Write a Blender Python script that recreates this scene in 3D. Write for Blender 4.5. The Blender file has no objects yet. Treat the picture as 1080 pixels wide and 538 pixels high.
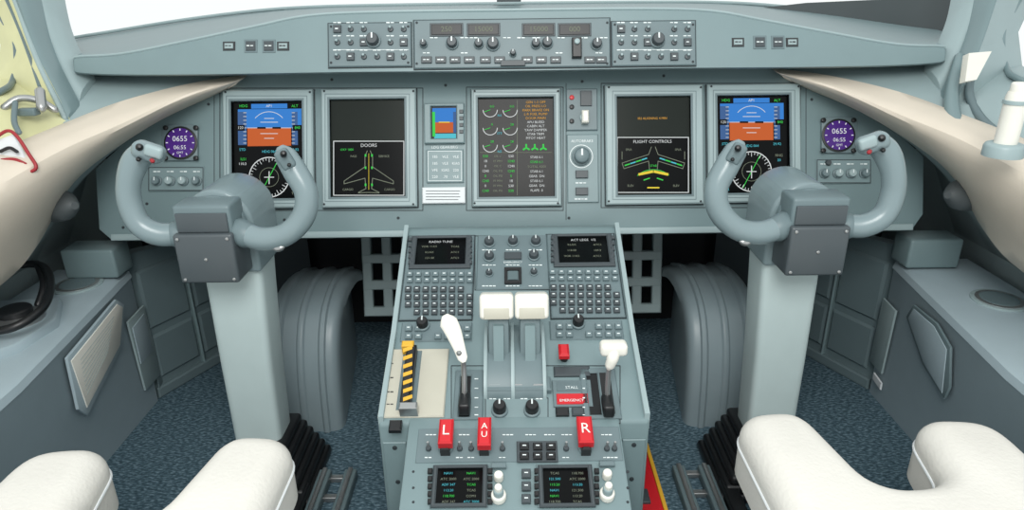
import bpy, bmesh, math, random
from math import sin, cos, pi, radians
from mathutils import Vector, Matrix
random.seed(4)
scene = bpy.context.scene
scene.view_settings.view_transform = 'Standard'
scene.view_settings.look = 'None'

# ------------------------------------------------------------ camera calibration
PITCH, ROLL, FPX = radians(22), radians(0.7), 714.0
C = Vector((0, 0, 1.0))
F = Vector((0, cos(PITCH), -sin(PITCH)))
R0 = Vector((1, 0, 0)); U0 = Vector((0, sin(PITCH), cos(PITCH)))
R = R0*cos(ROLL) - U0*sin(ROLL)
U = U0*cos(ROLL) + R0*sin(ROLL)
def W(px, py, d):
    return C + F*d + R*((px-540)/FPX*d) + U*((269-py)/FPX*d)

class Plane:
    def __init__(s, o, u, v):
        s.o = Vector(o); s.u = Vector(u).normalized()
        v = Vector(v); s.v = (v - s.u*v.dot(s.u)).normalized(); s.n = s.u.cross(s.v)
    def hit(s, px, py):
        r = F*FPX + R*(px-540) + U*(269-py)
        t = (s.o-C).dot(s.n)/r.dot(s.n)
        return C + r*t
    def uv(s, px, py):
        p = s.hit(px, py) - s.o
        return p.dot(s.u), p.dot(s.v)
    def sc(s, px, py): return (s.hit(px, py)-C).dot(F)/FPX
    def P(s, u, v, h=0): return s.o + s.u*u + s.v*v + s.n*h
    def off(s, h): return Plane(s.o+s.n*h, s.u, s.v)
    def rect(s, r):
        x0, y0, x1, y1 = r; cx, cy = (x0+x1)/2, (y0+y1)/2
        return (s.uv(x0, cy)[0], s.uv(cx, y1)[1], s.uv(x1, cy)[0], s.uv(cx, y0)[1])

# ------------------------------------------------------------ materials
_m = {}
def mat(name, rgb, rough=0.5, metal=0.0, emit=0.0, var=0.025, scale=18, bump=0.0, bscale=200, spec=0.5):
    if name in _m: return _m[name]
    c = tuple(((x/255.0)/12.92 if x/255.0 <= .04045 else ((x/255.0+.055)/1.055)**2.4) for x in rgb)
    m = bpy.data.materials.new(name); m.use_nodes = True
    nt = m.node_tree; b = nt.nodes['Principled BSDF']
    b.inputs['Roughness'].default_value = rough
    b.inputs['Metallic'].default_value = metal
    b.inputs['Specular IOR Level'].default_value = spec
    if emit:
        b.inputs['Base Color'].default_value = (0.01, 0.01, 0.01, 1)
        b.inputs['Specular IOR Level'].default_value = .05
        b.inputs['Emission Color'].default_value = (*c, 1)
        b.inputs['Emission Strength'].default_value = emit
    else:
        tc = nt.nodes.new('ShaderNodeTexCoord')
        nz = nt.nodes.new('ShaderNodeTexNoise'); nz.inputs['Scale'].default_value = scale
        nz.inputs['Detail'].default_value = 4
        rp = nt.nodes.new('ShaderNodeValToRGB')
        rp.color_ramp.elements[0].position = .3; rp.color_ramp.elements[1].position = .7
        rp.color_ramp.elements[0].color = (*[x*(1-var) for x in c], 1)
        rp.color_ramp.elements[1].color = (*[min(1, x*(1+var)) for x in c], 1)
        nt.links.new(tc.outputs['Object'], nz.inputs['Vector'])
        nt.links.new(nz.outputs['Fac'], rp.inputs['Fac'])
        nt.links.new(rp.outputs['Color'], b.inputs['Base Color'])
        if bump:
            n2 = nt.nodes.new('ShaderNodeTexNoise'); n2.inputs['Scale'].default_value = bscale
            bp = nt.nodes.new('ShaderNodeBump'); bp.inputs['Strength'].default_value = bump
            bp.inputs['Distance'].default_value = .002
            nt.links.new(tc.outputs['Object'], n2.inputs['Vector'])
            nt.links.new(n2.outputs['Fac'], bp.inputs['Height'])
            nt.links.new(bp.outputs['Normal'], b.inputs['Normal'])
    _m[name] = m
    return m
def carpet():
    m = bpy.data.materials.new('carpet'); m.use_nodes = True
    nt = m.node_tree; b = nt.nodes['Principled BSDF']; b.inputs['Roughness'].default_value = .95
    b.inputs['Specular IOR Level'].default_value = .1
    tc = nt.nodes.new('ShaderNodeTexCoord'); mp = nt.nodes.new('ShaderNodeMapping')
    mp.inputs['Scale'].default_value = (100, 240, 100); mp.inputs['Rotation'].default_value = (0, 0, .5)
    nz = nt.nodes.new('ShaderNodeTexNoise'); nz.inputs['Scale'].default_value = 1.0; nz.inputs['Detail'].default_value = 3
    rp = nt.nodes.new('ShaderNodeValToRGB'); e = rp.color_ramp.elements
    e[0].position = .38; e[0].color = (.036, .066, .084, 1)
    e[1].position = .70; e[1].color = (.18, .26, .31, 1)
    x = e.new(.53); x.color = (.075, .125, .155, 1)
    bp = nt.nodes.new('ShaderNodeBump'); bp.inputs['Strength'].default_value = .5; bp.inputs['Distance'].default_value = .004
    nt.links.new(tc.outputs['Object'], mp.inputs[0]); nt.links.new(mp.outputs[0], nz.inputs['Vector'])
    nt.links.new(nz.outputs['Fac'], rp.inputs['Fac']); nt.links.new(rp.outputs['Color'], b.inputs['Base Color'])
    nt.links.new(nz.outputs['Fac'], bp.inputs['Height']); nt.links.new(bp.outputs['Normal'], b.inputs['Normal'])
    return m
G = mat('panel_grey', (114, 134, 137), .42, bump=.05)
GL = mat('light_grey', (145, 163, 165), .42)
GM = mat('mid_grey', (99, 116, 120), .45)
GD = mat('dark_grey', (60, 68, 72), .45)
CON = mat('console_grey', (156, 173, 180), .5, bump=.1)
LINING = mat('wall_grey', (136, 151, 153), .6, bump=.1)
BK = mat('black_plastic', (22, 24, 26), .4)
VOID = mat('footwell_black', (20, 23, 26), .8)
SEAM = mat('seam', (40, 48, 52), .7)
BEIGE = mat('beige_trim', (208, 198, 183), .45, bump=.05)
WHITE = mat('white_plastic', (222, 221, 212), .35)
SEATM = mat('seat_sheepskin', (214, 212, 205), .8, bump=.35, bscale=160, scale=8, var=.04)
YOKE = mat('yoke_grey', (120, 137, 141), .26)
COL = mat('column_grey', (174, 190, 190), .4)
BOX = mat('hub_grey', (70, 78, 82), .4)
RED = mat('red_plastic', (192, 26, 36), .4)
DRED = mat('red_paint', (150, 36, 44), .45)
YEL = mat('yellow_plastic', (214, 165, 50), .4)
CREAM = mat('cream_plate', (182, 180, 166), .5)
METAL = mat('bare_metal', (170, 172, 172), .3, .8)
PRIMER = mat('primer_yellow', (206, 205, 160), .5, scale=12, var=.08)
PAPER = mat('paper', (215, 220, 222), .7)
TXT = mat('label_white', (215, 224, 224), .5)
TXD = mat('label_dark', (40, 44, 46), .5)
SCR = mat('screen_black', (10, 12, 13), .2, var=.02, spec=.10)
SCG = mat('screen_olive', (34, 39, 36), .2, var=.02, spec=.12)
eW = mat('lcd_white', (215, 220, 220), emit=1); eB = mat('lcd_blue', (50, 125, 205), emit=1)
eO = mat('lcd_brown', (195, 92, 40), emit=1); eG = mat('lcd_green', (60, 205, 80), emit=1)
eY = mat('lcd_yellow', (230, 205, 60), emit=1); eC = mat('lcd_cyan', (80, 190, 205), emit=1)
eP = mat('lcd_purple', (150, 70, 200), emit=1); eM = mat('lcd_tape', (60, 95, 145), emit=1)
eA = mat('lcd_amber', (215, 160, 70), emit=1); eX = mat('lcd_dim', (130, 138, 120), emit=1)

# ------------------------------------------------------------ mesh builder
_tx = {}
def textmesh(t):
    if t in _tx: return _tx[t]
    cu = bpy.data.curves.new('t', 'FONT'); cu.body = t; cu.size = 1; cu.resolution_u = 2
    cu.align_x = 'CENTER'; cu.align_y = 'CENTER'
    ob = bpy.data.objects.new('t', cu); scene.collection.objects.link(ob)
    dg = bpy.context.evaluated_depsgraph_get(); dg.update()
    me = bpy.data.meshes.new_from_object(ob.evaluated_get(dg))
    r = ([tuple(v.co) for v in me.vertices], [tuple(p.vertices) for p in me.polygons])
    bpy.data.objects.remove(ob); bpy.data.curves.remove(cu); bpy.data.meshes.remove(me)
    _tx[t] = r
    return r
def cr(pts, n=6):
    P = [Vector(p) for p in pts]; out = []
    P = [P[0]*2-P[1]] + P + [P[-1]*2-P[-2]]
    for i in range(1, len(P)-2):
        for k in range(n):
            t = k/n
            a, b, c, d = P[i-1], P[i], P[i+1], P[i+2]
            out.append(.5*((2*b)+(c-a)*t+(2*a-5*b+4*c-d)*t*t+(3*b-a-3*c+d)*t*t*t))
    out.append(P[-2]); return out

class B:
    def __init__(s, name, mx=1):
        s.n = name; s.v = []; s.f = []; s.m = []; s.mats = []; s.mx = mx
    def add(s, vs, fs, m):
        if m not in s.mats: s.mats.append(m)
        k = s.mats.index(m); o = len(s.v)
        s.v += [Vector(v) for v in vs]
        s.f += [tuple(i+o for i in f) for f in fs]; s.m += [k]*len(fs)
    def bm(s, bm, m):
        bm.verts.index_update()
        s.add([v.co.copy() for v in bm.verts], [[v.index for v in f.verts] for f in bm.faces], m); bm.free()
    def lbox(s, pl, u0, v0, u1, v1, h0, h1, m, bv=0.0):
        bv = min(bv, (u1-u0)*.4, (v1-v0)*.4, abs(h1-h0)*.8)
        q = lambda a, h: [pl.P(u0+a, v0+a, h), pl.P(u1-a, v0+a, h), pl.P(u1-a, v1-a, h), pl.P(u0+a, v1-a, h)]
        vs = q(0, h0)+q(0, h1-bv)+q(bv, h1)
        fs = [(3, 2, 1, 0), (8, 9, 10, 11)]
        for k in (0, 4):
            for i in range(4):
                j = (i+1) % 4; fs.append((k+i, k+j, k+4+j, k+4+i))
        s.add(vs, fs, m)
    def box(s, pl, r, h0, h1, m, bv=0.0):
        s.lbox(pl, *pl.rect(r), h0, h1, m, bv)
    def frame(s, pl, ro, ri, h0, h1, m, bv=.003):
        a = pl.rect(ro); b = pl.rect(ri)
        q = lambda r, e, h: [pl.P(r[0]+e, r[1]+e, h), pl.P(r[2]-e, r[1]+e, h), pl.P(r[2]-e, r[3]-e, h), pl.P(r[0]+e, r[3]-e, h)]
        vs = q(a, 0, h0)+q(a, 0, h1-bv)+q(a, bv, h1)+q(b, -bv, h1)+q(b, 0, h1-bv)+q(b, 0, h0)
        fs = []
        for k in range(5):
            for i in range(4):
                j = (i+1) % 4; fs.append((k*4+i, k*4+j, k*4+4+j, k*4+4+i))
        for i in range(4):
            j = (i+1) % 4; fs.append((20+i, 20+j, j, i))
        s.add(vs, fs, m)
    def outline(s, pl, r, w, h, m):
        x0, y0, x1, y1 = r
        s.line(pl, x0, y0, x1, y0, w, h, m); s.line(pl, x0, y1, x1, y1, w, h, m)
        s.line(pl, x0, y0, x0, y1, w, h, m); s.line(pl, x1, y0, x1, y1, w, h, m)
    def line(s, pl, x0, y0, x1, y1, w, h, m):
        a = Vector(pl.uv(x0, y0)); b = Vector(pl.uv(x1, y1)); w = w*pl.sc(x0, y0)/2
        t = (b-a).normalized()*w if (b-a).length > 0 else Vector((w, 0)); n = Vector((-t.y, t.x))
        a = a-t*.5; b = b+t*.5
        c = [a-n, b-n, b+n, a+n]
        vs = [pl.P(p.x, p.y, h-.0006) for p in c]+[pl.P(p.x, p.y, h) for p in c]
        s.add(vs, [(4, 5, 6, 7), (0, 3, 2, 1), (0, 1, 5, 4), (1, 2, 6, 5), (2, 3, 7, 6), (3, 0, 4, 7)], m)
    def arc(s, pl, cx, cy, r, w, h, m, a0=0, a1=360, n=32):
        u, v = pl.uv(cx, cy); k = pl.sc(cx, cy); r0 = (r-w/2)*k; r1 = (r+w/2)*k
        vs = []; fs = []
        for i in range(n+1):
            a = radians(a0+(a1-a0)*i/n)
            for rr in (r0, r1): vs.append(pl.P(u+rr*cos(a), v+rr*sin(a), h))
        for i in range(n): fs.append((2*i, 2*i+1, 2*i+3, 2*i+2))
        s.add(vs, fs, m)
    def cyl(s, pl, cx, cy, r, h0, h1, m, top=.85, n=20, metric=False):
        if metric: u, v = cx, cy
        else:
            u, v = pl.uv(cx, cy); r = r*pl.sc(cx, cy)
        hh = h1-h0; prof = [(r, h0), (r, h0+hh*.75), (r*(1+top)/2, h0+hh*.93), (r*top*.95, h1)]
        vs = []; fs = []
        for rr, h in prof:
            for i in range(n):
                a = 2*pi*i/n; vs.append(pl.P(u+rr*cos(a), v+rr*sin(a), h))
        for k in range(len(prof)-1):
            for i in range(n):
                j = (i+1) % n; fs.append((k*n+i, k*n+j, k*n+n+j, k*n+n+i))
        fs.append(tuple(range(n))[::-1]); fs.append(tuple(range((len(prof)-1)*n, len(prof)*n)))
        s.add(vs, fs, m)
    def text(s, pl, t, cx, cy, size, h, m, sx=1.0):
        vs, fs = textmesh(t)
        u, v = pl.uv(cx, cy); k = size*pl.sc(cx, cy)
        s.add([pl.P(u+a[0]*k*sx, v+a[1]*k, h) for a in vs], fs, m)
    def poly(s, pl, pts, h0, h1, m, bv=0, seg=2):
        q = [pl.uv(*p) for p in pts]
        s.prism([pl.P(a, b, h0) for a, b in q], pl.n*(h1-h0), m, bv, seg)
    def prism(s, base, ext, m, bv=0, seg=2, allb=False):
        bm = bmesh.new(); vs = [bm.verts.new(p) for p in base]
        f = bm.faces.new(vs)
        r = bmesh.ops.extrude_face_region(bm, geom=[f])
        nv = [g for g in r['geom'] if isinstance(g, bmesh.types.BMVert)]
        bmesh.ops.translate(bm, verts=nv, vec=ext)
        bmesh.ops.recalc_face_normals(bm, faces=bm.faces[:])
        if bv:
            nvs = set(nv)
            es = [e for e in bm.edges if (allb or (e.verts[0] in nvs and e.verts[1] in nvs))]
            bmesh.ops.bevel(bm, geom=es, offset=bv, segments=seg, profile=.5, affect='EDGES', clamp_overlap=True)
        s.bm(bm, m)
    def bbox(s, c, size, m, bv=.004, seg=3, rot=None):
        bm = bmesh.new(); bmesh.ops.create_cube(bm, size=1)
        bmesh.ops.scale(bm, vec=size, verts=bm.verts[:])
        if bv: bmesh.ops.bevel(bm, geom=bm.edges[:], offset=bv, segments=seg, profile=.5, affect='EDGES', clamp_overlap=True)
        M = Matrix.Translation(c)
        if rot is not None: M = M @ rot.to_4x4()
        bm.transform(M); s.bm(bm, m)
    def grid(s, rows, m, closed=False, caps=False):
        n = len(rows[0]); vs = [p for r in rows for p in r]; fs = []
        for k in range(len(rows)-1):
            for i in range(n if closed else n-1):
                j = (i+1) % n; fs.append((k*n+i, k*n+j, k*n+n+j, k*n+n+i))
        if caps:
            fs.append(tuple(range(n))[::-1]); fs.append(tuple(range((len(rows)-1)*n, len(rows)*n)))
        s.add(vs, fs, m)
    def tube(s, pts, rads, m, n=16, sub=6, flat=1.0, cap=True, up=None):
        if isinstance(rads, (int, float)): rads = [rads]*len(pts)
        q = cr([(*p, r) for p, r in zip([tuple(x) for x in pts], rads)], sub)
        pos = [Vector(x[:3]) for x in q]; rd = [x[3] for x in q]
        t = (pos[1]-pos[0]).normalized(); nn = Vector(up) if up else t.orthogonal().normalized(); rows = []
        for i, p in enumerate(pos):
            a = pos[max(i-1, 0)]; b = pos[min(i+1, len(pos)-1)]; t2 = (b-a).normalized()
            nn = (nn - t2*nn.dot(t2)).normalized(); bb = t2.cross(nn)
            if i == 0 and cap:
                for e, f in ((.9, .35), (.45, .75)):
                    rows.append([p-t2*rd[i]*e+(nn*cos(2*pi*k/n)+bb*sin(2*pi*k/n)*flat)*rd[i]*f for k in range(n)])
            rows.append([p+(nn*cos(2*pi*k/n)+bb*sin(2*pi*k/n)*flat)*rd[i] for k in range(n)])
            if i == len(pos)-1 and cap:
                for e, f in ((.45, .75), (.9, .35)):
                    rows.append([p+t2*rd[i]*e+(nn*cos(2*pi*k/n)+bb*sin(2*pi*k/n)*flat)*rd[i]*f for k in range(n)])
        s.grid(rows, m, True, True)
    def fin(s, parent=None, angle=38):
        vs = [Vector((v.x*s.mx, v.y, v.z)) for v in s.v]
        lo = Vector((min(v[i] for v in vs) for i in range(3))); hi = Vector((max(v[i] for v in vs) for i in range(3)))
        c = (lo+hi)/2
        me = bpy.data.meshes.new(s.n); me.from_pydata([tuple(v-c) for v in vs], [], s.f)
        for m in s.mats: me.materials.append(m)
        me.polygons.foreach_set('material_index', s.m)
        bm = bmesh.new(); bm.from_mesh(me); bmesh.ops.recalc_face_normals(bm, faces=bm.faces[:]); bm.to_mesh(me); bm.free()
        me.polygons.foreach_set('use_smooth', [True]*len(me.polygons))
        me.set_sharp_from_angle(angle=radians(angle))
        ob = bpy.data.objects.new(s.n, me); scene.collection.objects.link(ob); ob.location = c
        if parent:
            ob.parent = parent; ob.location = c-parent.location
        return ob

def roundpoly(pts, r, n=6):
    out = []; L = len(pts)
    for i in range(L):
        p = Vector(pts[i]); a = Vector(pts[i-1]); b = Vector(pts[(i+1) % L])
        rr = r[i] if isinstance(r, (list, tuple)) else r
        da = (a-p).normalized()*rr; db = (b-p).normalized()*rr
        for k in range(n+1):
            t = k/n; out.append(p+da*(1-t)**2+db*t**2)
    return out

# ------------------------------------------------------------ reference planes
PM = Plane(C+F*1.5, R0, U0)                              # instrument panel
PG = Plane(C+F*1.402, R0, U0)                            # glareshield face
PU_ = Plane((0, 1.09, .40), R0, (0, .226, .12))          # pedestal fwd slope
PL_ = Plane((0, 1.09, .40), R0, (0, .307, .121))         # pedestal aft slope
FL = Plane((0, 0, 0), R0, (0, 1, 0))

def knob(b, pl, x, y, r, h=.014, m=None, base=True):
    m = m or GD
    if base: b.cyl(pl, x, y, r*1.25, 0, h*.3, GM)
    b.cyl(pl, x, y, r, 0, h, m)
    u, v = pl.uv(x, y); k = r*pl.sc(x, y)
    b.lbox(pl, u-k*.12, v, u+k*.12, v+k*.85, h, h+.0008, TXT)
def screw(b, pl, x, y, h, r=1.3):
    b.cyl(pl, x, y, r, h, h+.001, SEAM, n=8)
def label(b, pl, x, y, w, h=.0012, m=None, t=.9):
    m = m or TXT; n = max(1, int(w/3.2)); step = w/n
    for i in range(n):
        b.line(pl, x-w/2+step*i+.3, y, x-w/2+step*(i+.72), y, t*random.uniform(.9, 1.5), h, m)
def keys(b, pl, x0, y0, x1, y1, nx, ny, m=GM, fill=.68, h=.006, skip=()):
    for j in range(ny):
        for i in range(nx):
            if (i, j) in skip: continue
            cx = x0+(x1-x0)*(i+.5)/nx; cy = y0+(y1-y0)*(j+.5)/ny
            w = (x1-x0)/nx*fill/2; hh = (y1-y0)/ny*fill/2
            b.box(pl, (cx-w, cy-hh, cx+w, cy+hh), 0, h, m, .0012)
            b.line(pl, cx-w*.35, cy, cx+w*.35, cy, 1.1, h+.0007, TXT)

# ------------------------------------------------------------ ROOM SHELL
b = B('floor'); b.lbox(FL, -1.2, -.2, 1.2, 2.0, -.04, 0, carpet()); b.fin()
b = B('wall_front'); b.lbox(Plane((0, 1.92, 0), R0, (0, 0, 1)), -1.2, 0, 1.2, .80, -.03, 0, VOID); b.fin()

railA = [(262, 78, 1.50), (200, 88, 1.46), (130, 106, 1.40), (72, 128, 1.33), (0, 158, 1.22), (-90, 200, 1.10), (-220, 270, .95)]
railB = [(258, 82, 1.47), (196, 100, 1.41), (125, 132, 1.33), (66, 158, 1.25), (0, 195, 1.15), (-90, 245, 1.03), (-220, 320, .90)]
railC = [(252, 86, 1.47), (186, 113, 1.42), (118, 152, 1.36), (76, 184, 1.30), (30, 222, 1.22), (-60, 290, 1.10), (-190, 360, .96)]
railD = [(248, 90, 1.51), (178, 122, 1.47), (110, 165, 1.43), (72, 200, 1.40), (42, 255, 1.34), (2, 300, 1.27), (-120, 380, 1.10)]
rails = [[W(*p) for p in r] for r in (railA, railB, railC, railD)]
for side, mx in (('left', 1), ('right', -1)):
    b = B('trim_1' if mx == 1 else 'trim_2', mx)
    long = [cr(r, 5) for r in rails]; rows = []
    for i in range(len(long[0])):
        rows.append(cr([long[k][i] for k in range(4)], 4))
    out = [[p+Vector((-.02, 0, -.01)) for p in r] for r in rows]
    b.grid([a+o[::-1] for a, o in zip(rows, out)], BEIGE, True, True)
    b.fin()
    b = B('wall_'+side, mx)
    top = [r[-1]+Vector((-.012, 0, .0)) for r in rows]
    full = []
    for p in top:
        full.append([p, Vector((min(p.x-.06, -.98), p.y+.03, p.z*.6+.42*.4)), Vector((min(p.x-.10, -1.12), p.y+.06, .40)), Vector((-1.125, p.y+.06, 0))])
    o2 = [[p+Vector((-.03, 0, 0)) for p in r] for r in full]
    b.grid([a+o[::-1] for a, o in zip(full, o2)], LINING, True, True)
    up = cr([W(*p) for p in ((266, 72, 1.53), (200, 74, 1.51), (130, 76, 1.49), (88, 82, 1.46), (70, 100, 1.40))], 5)
    dn = cr([W(*p) for p in ((262, 80, 1.51), (200, 90, 1.47), (130, 109, 1.41), (88, 126, 1.36), (66, 134, 1.33))], 5)
    b.grid([[p, p.lerp(q, .5)+Vector((0, .004, 0)), q, q+Vector((-.01, .02, -.01)), p+Vector((-.01, .02, 0))] for p, q in zip(up, dn)], GL, True, True)
    b.lbox(Plane((-1.13, 1.45, 0), (0, 1, 0), (0, 0, 1)), 0, 0, .48, .66, -.01, .01, LINING)
    b.fin()

def strip(b, ra, rb, m, th=.03, bulge=.012):
    A = cr([W(*p) for p in ra], 5); Bq = cr([W(*p) for p in rb], 5); rows = []
    for p, q in zip(A, Bq):
        mid = [p.lerp(q, t)-F*(bulge*(1-(2*t-1)**2)) for t in (0, .15, .4, .6, .85, 1)]
        rows.append(mid+[q+F*th, p+F*th])
    b.grid(rows, m, True, True)
for k, mx in ((1, 1), (2, -1)):
    b = B('window_post', mx)
    strip(b, [(46, -90, 1.50), (60, 0, 1.47), (72, 42, 1.45), (96, 84, 1.44)], [(22, -90, 1.45), (40, 0, 1.43), (56, 55, 1.42), (84, 112, 1.40)], GL)
    strip(b, [(22, -90, 1.44), (40, 0, 1.42), (56, 55, 1.41), (84, 112, 1.39)], [(-12, -90, 1.38), (18, 0, 1.38), (42, 66, 1.37), (72, 128, 1.35)], G)
    b.fin()
    b = B('window_%d' % k, mx)
    m = PRIMER if k == 1 else GL
    outer = [(-18, -90), (18, -2), (42, 64), (76, 130), (0, 162), (-120, 220), (-220, 270), (-260, 0), (-230, -120)]
    inner = [(-25, -20), (2, 22), (15, 48), (12, 84), (-8, 100), (-110, 150), (-170, 170), (-190, 0), (-170, -60)]
    dO = [1.40, 1.385, 1.37, 1.35, 1.24, 1.1, .98, 1.0, 1.1]
    oo = [W(p[0], p[1], d) for p, d in zip(outer, dO)]; ii = [W(p[0], p[1], d+.05) for p, d in zip(inner, dO)]
    ii2 = [p+Vector((-.05, .03, 0)) for p in ii]; o2 = [p+Vector((-.05, .03, 0)) for p in oo]
    b.grid([oo+[oo[0]], ii+[ii[0]], ii2+[ii2[0]], o2+[o2[0]], oo+[oo[0]]], m)
    b.tube([p+Vector((.004, 0, 0)) for p in ii[:6]], .006, GM if k == 1 else G, n=10)
    if k == 1:
        b.tube([q.lerp(w_, .45)+Vector((.006, -.006, 0)) for q, w_ in zip(oo[:4], ii[:4])], .004, GM, n=8)
        b.tube([q.lerp(w_, .12)+Vector((.004, -.006, 0)) for q, w_ in zip(oo[:4], ii[:4])], .005, GL, n=8)
    b.fin()
b = B('window_latch')
PLt = Plane(W(15, 165, 1.215), R0, U0)
b.poly(PLt, [(-12, 196), (34, 178), (16, 142), (-12, 152)], 0, .006, PAPER, .002)
b.tube([W(x, y, 1.2) for x, y in ((-6, 146), (8, 138), (18, 144), (30, 162), (38, 177), (24, 184), (2, 190), (-14, 196))], .003, DRED, n=10)
b.tube([W(-6, 170, 1.2), W(14, 168, 1.2), W(27, 173, 1.2)], .003, DRED, n=8)
b.tube([W(0, 160, 1.2), W(10, 156, 1.2), W(18, 160, 1.2)], .003, BK, n=8)
b.tube([W(4, 114, 1.29), W(20, 104, 1.3), W(40, 106, 1.31), W(58, 116, 1.32)], .007, METAL, n=12)
b.tube([W(16, 108, 1.27), W(15, 128, 1.25), W(20, 140, 1.23)], .005, GM, n=10)
b.tube([W(42, 96, 1.3), W(44, 114, 1.29)], .009, METAL, n=10)
b.bbox(W(30, 118, 1.29), (.035, .02, .014), GM, .003)
b.fin()
b = B('oxygen_bottle')
PB = Plane(W(1060, 152, 1.12), R0, (0, 1, 0))
b.cyl(PB, 0, 0, .017, 0, .085, WHITE, metric=True, top=.9)
b.cyl(PB, 0, 0, .019, .066, .072, GL, metric=True, top=.98); b.cyl(PB, 0, 0, .013, .085, .10, WHITE, metric=True)
b.cyl(PB, 0, 0, .03, -.02, .002, GL, metric=True)
b.fin()
b = B('window_handle')
b.prism([W(*p, 1.30) for p in ((1022, 56), (1046, 54), (1030, 84), (1018, 86))], F*.02, WHITE, .003)
b.fin()
b = B('window_sill')
b.tube([W(*p) for p in ((1012, 60, 1.40), (1004, 95, 1.36), (1006, 128, 1.32), (1022, 152, 1.27), (1052, 172, 1.21), (1092, 190, 1.15), (1180, 226, 1.05))], [.010, .012, .016, .018, .018, .018, .018], G, n=12)
b.tube([W(*p) for p in ((1030, 60, 1.40), (1022, 92, 1.36), (1030, 118, 1.32), (1052, 140, 1.26), (1092, 160, 1.2), (1180, 190, 1.08))], .008, GM, n=10)
b.fin()

# ------------------------------------------------------------ GLARESHIELD
st = [(78, 73, 62, 72, 52), (84, 78, 60, 76, 42), (130, 80, 57, 126, 33), (200, 80, 43, 200, 21), (270, 79, 28, 272, 12), (325, 78, 17, 328, 8), (400, 77, 13, 402, 6), (540, 76, 11, 540, 4)]
rows = []
for px, yb, yt, bx, by in st:
    r = [W(px, yb-6, 1.53), W(px, yb-1, 1.425), W(px, yb, 1.41), W(px, yb-1.5, 1.402), W(px, (yb+yt)/2, 1.400), W(px, yt+1.5, 1.402), W(px, yt, 1.412), W((px+bx)/2, (yt+by)/2+2, 1.55), W(bx, by, 1.78), W(bx, by+25, 1.80)]
    if px == 540:
        for p in r: p.x = 0
    rows.append(r)
full = rows + [[Vector((-p.x, p.y, p.z)) for p in r] for r in rows[:-1][::-1]]
n = len(full[0])
cols = [cr([r[i] for r in full], 4) for i in range(n)]
full = [[cols[i][k] for i in range(n)] for k in range(len(cols[0]))]
b = B('glareshield'); b.grid(full, G, True, True)
b.tube([r[6]+Vector((0, -.002, .001)) for r in full], .003, GL, n=8, sub=1, cap=False)
b.tube([r[8]+Vector((0, -.03, .002)) for r in full], .004, GL, n=8, sub=1, cap=False)
for x0, y0 in ((234, 47), (770, 43)):
    for i, mm in enumerate((PAPER, GD, GD, PAPER)):
        w = 9 if mm is PAPER else 10; hh = 2.8 if mm is PAPER else 5
        cx = x0+8+i*19 + (4 if i in (1, 2) else 0)
        b.box(PG, (cx-w/2-2, y0+2-hh-2, cx+w/2+2, y0+2+hh+2), 0, .003, TXD if mm is PAPER else GM, .001)
        b.box(PG, (cx-w/2, y0+2-hh, cx+w/2, y0+2+hh), 0, .005, GL if mm is PAPER else mm, .001)
        label(b, PG, cx, y0+2, w*.8, .0058, TXD if mm is PAPER else TXT)
b.fin()
b = B('light_block_sheet'); b.lbox(Plane((0, 0, .66), R0, (0, 1, 0)), -.95, 1.50, .95, 1.9, -.02, 0, VOID); b.fin()  # hidden sheet added behind the panel to keep light out of the footwell
b = B('sun_visor')
b.prism([W(x, y, 1.72) for x, y in ((770, 12), (850, 3), (1004, -4), (1006, 34), (984, 54), (930, 40), (850, 22))], F*.01, mat('visor_grey', (62, 70, 72), .4), .003)
b.fin()
b = B('windscreen_post')
b.prism([Vector((x, 1.87, z)) for x, z in ((-.030, .90), (.030, .90), (.040, 1.3), (-.040, 1.3))], Vector((0, .04, 0)), GD, .004)
b.bbox(Vector((0, 1.85, .935)), (.085, .05, .02), BK, .004)
b.fin()

b = B('autopilot_control_panel')
for r in ((347, 25, 434, 71), (437, 21, 643, 72), (645, 23, 733, 70)):
    b.box(PG, (r[0]-1, r[1]-1, r[2]+1, r[3]+1), .0, .002, SEAM); b.box(PG, r, .001, .006, GM, .002)
    for sx in (r[0]+3, r[2]-3):
        for sy in (r[1]+4, r[3]-4): b.cyl(PG, sx, sy, 1.3, .006, .0072, SEAM, n=8)
P6 = PG.off(.006)
for r in ((455, 26, 487, 37), (494, 26, 526, 37), (552, 26, 584, 37), (590, 26, 622, 37)):
    b.box(P6, (r[0]-1.5, r[1]-1.5, r[2]+1.5, r[3]+1.5), 0, .002, GD, .001); b.box(P6, r, 0, .003, BK, .001)
    b.text(P6, random.choice(('000', '15000', '250')), (r[0]+r[2])/2, 31.5, 8, .0035, eX)
for x, y, r in ((477, 46, 6.5), (505, 47, 5), (520, 47, 7), (541, 57, 3.5), (565, 47, 5), (577, 46, 6), (629, 47, 6), (447, 47, 4)):
    knob(b, P6, x, y, r*.85, .018)
b.box(P6, (603, 41, 613, 62), 0, .012, BK, .002); b.cyl(P6, 608, 46, 3, .012, .018, GL, n=12)
for x in (450, 465, 480, 495, 512, 527, 556, 571, 586, 622, 634):
    b.box(P6, (x-5.5, 60, x+5.5, 67), 0, .004, GD, .001); label(b, P6, x, 63.5, 7, .0048)
for x in (458, 490, 500, 535, 550, 566, 592, 616, 637): label(b, P6, x, 40, 9)
for x in (450, 490, 540, 590, 632): label(b, P6, x, 56, 8)
b.box(P6, (528, 64, 554, 70), 0, .005, GD, .001)
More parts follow.
